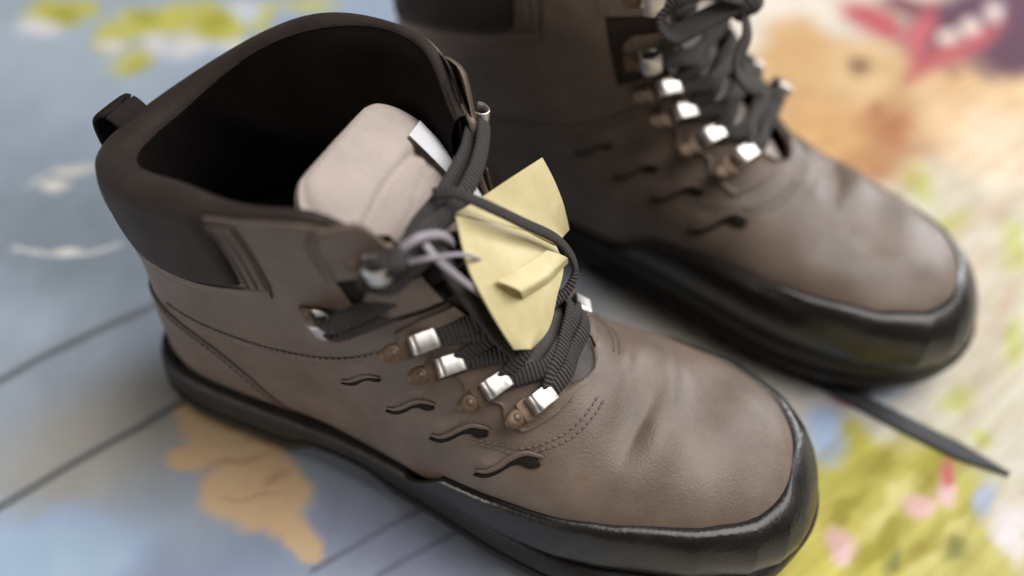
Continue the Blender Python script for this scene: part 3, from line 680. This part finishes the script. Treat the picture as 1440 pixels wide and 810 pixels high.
# ------------------------------------------------------------------ the printed cloth the boots stand on
BLOBS = [[-10.4, 13.7, 25.32, 12.31, 11.27, -15.79, (140, 153, 168), 0.6], [-23.4, 20.9, 14.89, 7.78, 6.91, -8.45, (160, 174, 188), 0.6], [-10.1, 31.5, 13.06, 6.98, 3.55, -6.32, (152, 168, 192), 0.6], [-10.8, 3.8, 8.08, 1.52, 3.3, -4.9, (112, 122, 132), 0.6], [-0.1, -6.5, 3.14, 4.88, 2.94, -1.96, (162, 160, 153), 0.7], [1.4, -11.8, 6.03, 2.45, 1.52, -1.76, (160, 182, 212), 0.6], [8.8, -9.4, 4.1, 3.97, 1.5, -1.25, (136, 148, 170), 0.6], [14.5, -5.8, 5.95, -0.91, -0.13, -2.09, (125, 130, 150), 0.6], [37.6, 26.1, 15.07, 6.97, -0.24, -18.58, (214, 204, 184), 0.4], [35.3, 11.2, 8.4, -0.55, -1.37, -6.03, (210, 206, 202), 0.4], [24.1, 51.2, 7.79, 4.12, 1.08, -8.62, (232, 222, 208), 0.5], [40.0, 13.2, 3.9, -0.28, -2.17, -7.56, (212, 203, 182), 0.5], [35.4, 4.3, 5.78, 0.45, -0.88, -4.91, (190, 182, 92), 0.25], [39.4, 2.9, 5.02, 2.04, -0.14, -3.37, (196, 188, 110), 0.25], [32.7, 6.4, 1.97, 0.86, 0.12, -2.41, (185, 176, 80), 0.3], [31.8, 0.2, 3.66, 1.47, 0.22, -1.96, (205, 196, 100), 0.3], [34.3, 6.7, 1.13, 1.45, 0.49, -0.59, (160, 150, 60), 0.5], [36.4, 7.1, 1.43, 1.71, 0.29, -0.59, (160, 150, 60), 0.5], [33.9, 1.8, 1.5, 1.85, 0.39, -0.47, (160, 150, 60), 0.5], [36.7, 3.3, 1.56, 1.92, 0.37, -0.54, (160, 150, 60), 0.5], [38.3, 5.5, 1.11, 1.33, 0.31, -0.5, (160, 150, 60), 0.5], [32.6, 3.1, 0.87, 1.38, 0.31, -0.34, (160, 150, 60), 0.5], [35.1, 5.3, 0.82, 1.31, 0.26, -0.29, (214, 204, 130), 0.5], [37.6, 4.4, 1.12, 1.34, 0.28, -0.33, (214, 204, 130), 0.5], [34.2, 3.4, 0.9, 1.35, 0.21, -0.29, (214, 204, 130), 0.5], [36.1, 1.9, 1.11, 1.42, 0.22, -0.29, (214, 204, 130), 0.5], [37.3, 3.1, 0.48, -0.09, -0.4, -0.93, (140, 140, 80), 0.6], [34.6, 1.3, 0.36, -0.0, -0.23, -0.73, (140, 140, 80), 0.6], [35.7, 4.7, 0.66, 0.94, 0.44, -0.42, (228, 190, 186), 0.4], [37.2, 6.4, 0.43, 1.13, 0.49, -0.16, (228, 190, 186), 0.4], [32.4, 1.3, 0.77, 0.34, 0.1, -0.72, (228, 190, 186), 0.4], [36.0, 5.3, 0.43, 0.18, 0.05, -0.38, (228, 190, 186), 0.4], [37.4, 7.3, 0.36, -0.12, -0.34, -0.77, (205, 110, 110), 0.5], [32.7, 10.6, 1.03, 0.99, 0.37, -0.83, (205, 100, 110), 0.3], [31.5, 7.5, 1.2, 0.5, 0.17, -1.54, (170, 190, 222), 0.5], [39.4, 6.5, 0.82, 0.34, -0.08, -0.98, (185, 196, 222), 0.5], [40.6, 5.4, 0.93, 0.41, -0.16, -1.89, (225, 215, 212), 0.5], [34.2, 11.5, 1.4, 0.27, -0.09, -0.7, (205, 214, 228), 0.5], [35.9, 31.3, 0.97, 1.07, 0.55, -2.41, (196, 196, 120), 0.6], [38.3, 27.6, 1.77, 1.59, 0.21, -1.5, (196, 196, 120), 0.6], [41.8, 27.0, 0.85, 0.36, -0.22, -2.92, (196, 196, 120), 0.6], [38.3, 12.0, 0.92, 0.43, -0.01, -0.93, (196, 196, 120), 0.6], [39.5, 10.2, 0.67, 0.27, -0.06, -0.76, (196, 196, 120), 0.6], [41.2, 18.0, 0.74, 0.17, -0.43, -2.32, (196, 196, 120), 0.6], [40.4, 29.7, 2.34, 4.26, 0.4, -0.75, (206, 186, 160), 0.7], [38.4, 21.7, 2.38, 4.09, 0.33, -0.58, (206, 186, 160), 0.7], [40.4, 20.6, 2.04, 3.44, 0.24, -0.4, (206, 186, 160), 0.7], [37.9, 16.6, 1.97, 2.87, 0.26, -0.53, (206, 186, 160), 0.7], [30.4, 40.1, 6.9, -0.24, -0.62, -10.16, (206, 164, 116), 0.22], [26.0, 45.5, 3.35, 1.7, 0.73, -6.69, (212, 172, 120), 0.3], [32.6, 44.6, 4.34, 2.22, 0.31, -6.61, (220, 186, 138), 0.35], [34.3, 36.9, 3.34, -0.69, -0.65, -4.55, (178, 122, 82), 0.5], [32.6, 32.3, 2.46, -1.8, -0.65, -2.45, (190, 140, 95), 0.5], [29.5, 35.0, 2.7, -1.52, -0.72, -3.6, (212, 166, 112), 0.5], [40.8, 44.8, 5.31, 6.39, 1.23, -8.35, (228, 194, 150), 0.22], [38.7, 47.7, 2.3, 1.19, -0.05, -4.12, (222, 184, 138), 0.35], [42.3, 39.3, 4.18, 2.05, -0.32, -5.58, (232, 210, 180), 0.4], [30.9, 45.2, 0.99, -0.27, -0.14, -1.56, (120, 82, 60), 0.5], [32.5, 39.5, 0.7, 0.4, 0.03, -1.19, (168, 110, 76), 0.6], [38.7, 48.3, 0.84, 0.44, 0.02, -1.16, (170, 125, 90), 0.6], [41.5, 59.7, 7.25, 8.32, 0.55, -7.81, (98, 62, 84), 0.25], [44.5, 55.1, 4.37, 5.52, 0.36, -3.99, (92, 58, 76), 0.3], [32.2, 54.4, 3.37, -1.78, -0.43, -3.3, (190, 92, 98), 0.3], [36.3, 54.1, 0.92, -0.15, -1.16, -8.97, (196, 100, 108), 0.25], [38.8, 52.1, 4.41, 8.17, 0.48, -1.47, (182, 90, 94), 0.3], [34.6, 59.0, 2.65, -0.86, -0.26, -2.1, (120, 60, 72), 0.4], [38.5, 54.9, 0.68, 1.24, 0.28, -1.16, (235, 215, 205), 0.35], [40.2, 57.9, 0.78, 1.34, 0.33, -1.18, (235, 215, 205), 0.35], [42.3, 61.5, 0.84, 1.52, 0.3, -1.38, (235, 215, 205), 0.35], [-28.5, 23.5, 2.22, 0.39, 1.35, -1.86, (190, 186, 86), 0.4], [-22.3, 22.6, 1.91, -0.9, 0.6, -2.28, (190, 186, 86), 0.4], [-21.8, 25.3, 1.69, 0.89, 1.88, -2.59, (190, 186, 86), 0.4], [-18.7, 20.3, 0.74, 1.59, 1.28, -1.19, (190, 186, 86), 0.4], [-20.3, 27.1, 1.39, 0.73, 1.9, -2.66, (190, 186, 86), 0.4], [-18.2, 28.2, 1.6, 0.87, 1.84, -2.69, (190, 186, 86), 0.4], [-15.7, 28.8, 1.22, 1.39, 1.18, -1.57, (190, 186, 86), 0.4], [-14.6, 30.6, 0.92, 0.55, 1.47, -2.43, (190, 186, 86), 0.4], [-12.4, 33.4, 2.2, 1.22, 0.55, -1.01, (190, 186, 86), 0.4], [-26.9, 25.1, 1.39, 0.72, 1.02, -1.25, (190, 186, 86), 0.4], [-16.0, 26.9, 1.82, 0.96, 0.67, -1.09, (190, 186, 86), 0.4], [-22.3, 26.3, 0.84, 0.42, 0.81, -1.09, (160, 158, 50), 0.5], [-17.4, 27.9, 1.07, 0.55, 0.78, -1.09, (160, 158, 50), 0.5], [-27.5, 23.5, 0.98, 0.5, 0.71, -0.87, (160, 158, 50), 0.5], [-18.2, 20.1, 0.44, 1.0, 0.6, -0.61, (160, 158, 50), 0.5], [-17.3, 24.3, 1.38, 0.74, 1.2, -1.63, (214, 212, 212), 0.5], [-21.6, 21.6, 0.83, 0.44, 0.8, -0.92, (214, 212, 212), 0.5], [-28.2, 21.3, 1.32, 0.68, 1.14, -1.3, (214, 212, 212), 0.5], [-16.5, 31.0, 1.29, 0.64, 0.9, -1.4, (214, 212, 212), 0.5], [-14.4, 25.4, 1.17, 0.58, 0.66, -1.06, (214, 212, 212), 0.5], [-19.3, 23.1, 0.85, 0.38, 0.89, -1.18, (214, 212, 212), 0.5], [-15.4, 30.2, 0.8, 0.46, 0.87, -1.29, (190, 205, 225), 0.5], [4.2, -4.1, 1.83, 0.07, 0.32, -1.0, (204, 173, 136), 0.25], [3.7, -5.6, 0.77, 0.37, 0.4, -0.6, (204, 173, 136), 0.25], [6.3, -4.6, 1.69, -0.01, 0.37, -1.51, (204, 173, 136), 0.25], [6.8, -6.4, 1.24, 0.52, 0.81, -1.14, (204, 173, 136), 0.25], [8.4, -5.7, 1.55, -0.25, 0.08, -1.29, (204, 173, 136), 0.25], [8.3, -7.1, 1.59, 0.09, 0.3, -0.99, (204, 173, 136), 0.25], [10.4, -7.3, 1.14, -0.15, 0.01, -0.88, (204, 173, 136), 0.25], [11.0, -7.7, 0.7, 0.25, 0.34, -0.64, (204, 173, 136), 0.25], [3.0, -3.7, 0.77, 0.33, 0.36, -0.54, (204, 173, 136), 0.25], [4.7, -5.3, 1.26, 0.25, 0.39, -0.86, (204, 173, 136), 0.25], [5.8, -3.8, 0.79, 0.92, 0.1, -0.16, (184, 148, 114), 0.6], [6.1, -5.3, 1.19, 1.0, 0.18, -0.13, (184, 148, 114), 0.6], [7.9, -5.5, 0.34, 0.63, 0.23, -0.15, (184, 148, 114), 0.6], [7.7, -6.6, 0.74, 0.51, 0.09, -0.09, (184, 148, 114), 0.6], [-14.2, 9.0, 1.38, 0.76, 0.29, -0.3, (205, 200, 192), 0.5], [-14.0, 7.4, 0.77, 0.33, 0.4, -0.44, (205, 200, 192), 0.5], [-9.9, 3.3, 0.89, 0.4, 0.23, -0.29, (205, 200, 192), 0.5]]
LINES = [[[(-7.1, -6.7), (-6.6, -5.5), (-5.3, -2.7), (-3.8, 0.2), (-2.2, 2.8)], 0.28, (95, 98, 104), 0.6], [[(-2.2, -11.8), (-1.7, -10.7), (0.0, -7.1), (2.1, -3.0), (3.2, -0.8)], 0.24, (92, 94, 98), 0.6], [[(11.8, -8.3), (13.3, -6.1), (15.8, -2.7)], 0.14, (100, 104, 118), 0.7], [[(14.4, -7.5), (15.8, -5.6), (17.5, -3.5)], 0.14, (100, 104, 118), 0.7], [[(-15.6, 6.5), (-15.3, 8.1), (-14.2, 9.3), (-12.7, 9.8)], 0.14, (200, 196, 190), 0.6], [[(-12.5, 1.9), (-10.5, 2.3), (-8.8, 3.1), (-7.6, 4.5)], 0.14, (196, 196, 196), 0.6]]
def lin(c):
    c = np.asarray(c, float) / 255.; return np.where(c <= 0.04045, c / 12.92, ((c + 0.055) / 1.055) ** 2.4)
def vnoise(x, y, seed, octaves=4):
    r = np.random.default_rng(seed); G = r.random((256, 256)); o = np.zeros_like(x); amp = 1.; tot = 0.
    for k in range(octaves):
        f = 2 ** k; X = x * f + 37.3 * k + 900; Y = y * f + 11.7 * k + 900
        i = np.floor(X).astype(int); j = np.floor(Y).astype(int); u = X - i; v = Y - j; u = u * u * (3 - 2 * u); v = v * v * (3 - 2 * v)
        g = lambda a, b: G[a % 256, b % 256]
        o += amp * (g(i, j) * (1 - u) * (1 - v) + g(i + 1, j) * u * (1 - v) + g(i, j + 1) * (1 - u) * v + g(i + 1, j + 1) * u * v); tot += amp; amp *= 0.55
    return o / tot
xs = np.r_[np.linspace(-110, -44, 20), np.arange(-43, 58, 0.2), np.linspace(59, 130, 20)]
ys = np.r_[np.linspace(-90, -24, 20), np.arange(-23, 78, 0.2), np.linspace(79, 150, 20)]
X, Y = np.meshgrid(xs, ys, indexing='ij')
wx = X + 1.6 * (vnoise(X * 0.35, Y * 0.35, 1, 2) - 0.5) + 0.5 * (vnoise(X * 1.1, Y * 1.1, 2, 2) - 0.5)
wy = Y + 1.6 * (vnoise(X * 0.35, Y * 0.35, 3, 2) - 0.5) + 0.5 * (vnoise(X * 1.1, Y * 1.1, 4, 2) - 0.5)
k = smooth01(X + 0.25 * Y, 16, 30)[..., None]
Cc = lin((150, 160, 172)) * (1 - k) + lin((212, 202, 184)) * k
brush = vnoise(X * 0.9 + Y * 0.35, Y * 0.22 - X * 0.1, 9, 4)
for bx_, by_, px, py, qx, qy, c3, soft in BLOBS:
    D = px * qy - py * qx; dx = wx - bx_; dy = wy - by_
    u = (dx * qy - dy * qx) / D; v = (dy * px - dx * py) / D
    r = np.sqrt(u * u + v * v) + 0.18 * (brush - 0.5); soft = min(0.75, soft * 1.5)
    m_ = (1 - smooth01(r, 1 - soft, 1 + soft * 0.6))[..., None]
    Cc = Cc * (1 - m_) + lin(c3) * m_
for pts, w, c3, soft in LINES:
    Q, _ = resample(np.array(pts), 0.5); dmin = np.full(X.shape, 99.)
    lo = Q.min(0) - 2; hi = Q.max(0) + 2; box = (X > lo[0]) & (X < hi[0]) & (Y > lo[1]) & (Y < hi[1])
    bx_, by_ = X[box] + 0.1 * (wx - X)[box], Y[box] + 0.1 * (wy - Y)[box]; dd = np.full(bx_.shape, 99.)
    for a, b in zip(Q[:-1], Q[1:]):
        ab = b - a; t = np.clip(((bx_ - a[0]) * ab[0] + (by_ - a[1]) * ab[1]) / (ab @ ab), 0, 1)
        dd = np.minimum(dd, np.hypot(bx_ - a[0] - t * ab[0], by_ - a[1] - t * ab[1]))
    dmin[box] = dd
    m_ = ((1 - smooth01(dmin, w * (1 - soft), w * (1 + soft))) * 0.8)[..., None]
    Cc = Cc * (1 - m_) + lin(c3) * m_
fur = vnoise((X * 0.87 - Y * 0.5) * 2.2, (X * 0.5 + Y * 0.87) * 0.28, 15, 4)
Cc = Cc * (0.90 + 0.20 * vnoise(X * 0.5 + Y * 0.2, Y * 0.5, 12, 4)[..., None]) * (0.94 + 0.12 * brush[..., None]) * (1 + (0.75 * (fur - 0.5) * smooth01(X, 22, 32))[..., None] * np.array([0.7, 0.9, 1.15]))
Cc = np.clip(Cc * (1 + 0.45 * (1 - smooth01(X + 0.25 * Y, 10, 28)) * (1 - smooth01(Y, -2, 12)))[..., None], 0, 0.86)  # print colour lightened at near left, offsetting the near boot's shade there
Z = -0.35 * vnoise(X * 0.09, Y * 0.09, 21, 3) - 0.05 * vnoise(X * 0.5, Y * 0.5, 22, 2); Z = Z - Z.max()
away = smooth01(np.hypot((X - 16) / 30, (Y - 8) / 24), 0.8, 1.6); Z = Z * (0.15 + 0.85 * away) - 0.004
m, nt, b = nodes_of('printed_cotton')
at = nt.nodes.new("ShaderNodeAttribute"); at.attribute_name = "print"
tc = nt.nodes.new("ShaderNodeTexCoord")
wv = []
for ax in ('X', 'Y'):
    w = nt.nodes.new("ShaderNodeTexWave"); w.bands_direction = ax; w.inputs["Scale"].default_value = 520; w.inputs["Distortion"].default_value = 1.5
    nt.links.new(tc.outputs["Object"], w.inputs["Vector"]); wv.append(w)
mul = nt.nodes.new("ShaderNodeMath"); mul.operation = 'ADD'
nt.links.new(wv[0].outputs["Fac"], mul.inputs[0]); nt.links.new(wv[1].outputs["Fac"], mul.inputs[1])
bp = nt.nodes.new("ShaderNodeBump"); bp.inputs["Strength"].default_value = 0.25; bp.inputs["Distance"].default_value = 0.0004
nt.links.new(mul.outputs[0], bp.inputs["Height"]); nt.links.new(bp.outputs[0], b.inputs["Normal"])
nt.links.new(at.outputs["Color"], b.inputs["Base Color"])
b.inputs["Roughness"].default_value = 0.75; b.inputs["Specular IOR Level"].default_value = 0.25; b.inputs["Sheen Weight"].default_value = 0.1
V = np.stack([X, Y, Z], -1).reshape(-1, 3) * S
nxs, nys = X.shape
me = bpy.data.meshes.new("printed_cloth")
idx = np.arange(nxs * nys).reshape(nxs, nys)
quads = np.stack([idx[:-1, :-1], idx[1:, :-1], idx[1:, 1:], idx[:-1, 1:]], -1).reshape(-1, 4)
me.vertices.add(len(V)); me.vertices.foreach_set("co", V.ravel().astype(np.float32))
me.loops.add(quads.size); me.loops.foreach_set("vertex_index", quads.ravel().astype(np.int32))
me.polygons.add(len(quads)); me.polygons.foreach_set("loop_start", np.arange(0, quads.size, 4, dtype=np.int32))
me.update(calc_edges=True)
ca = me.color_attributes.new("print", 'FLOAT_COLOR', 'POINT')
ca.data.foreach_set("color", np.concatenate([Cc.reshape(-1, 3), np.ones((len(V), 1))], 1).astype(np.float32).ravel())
me.polygons.foreach_set("use_smooth", np.ones(len(quads), bool)); me.materials.append(m); me.validate()
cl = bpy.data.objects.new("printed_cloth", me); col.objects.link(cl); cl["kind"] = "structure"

# ------------------------------------------------------------------ dark strap lying between the toes
V, F, uv = sweep([(17.5, 14.0, 0.1), (21.8, 13.3, 0.1), (25.3, 12.5, 0.1), (28.5, 11.4, 0.1), (31.7, 10.4, 0.1), (36.0, 9.3, 0.1), (38.4, 8.75, 0.1), (40.3, 8.4, 0.08)],
                 np.interp(np.linspace(0, 1, len(resample(np.array([(17.5, 14.0), (21.8, 13.3), (25.3, 12.5), (28.5, 11.4), (31.7, 10.4), (36.0, 9.3), (38.4, 8.75), (40.3, 8.4)]), 0.3)[0])), [0, 0.9, 1], [0.62, 0.55, 0.12]), 0.1, (0, 0, 1), 0.3, 12, 4)
sp = mesh_obj("strap", V, F, M['strap'], None, uv=uv)
tag_thing(sp, "narrow dark grey strap lying on the printed cloth between the two toes", "strap")
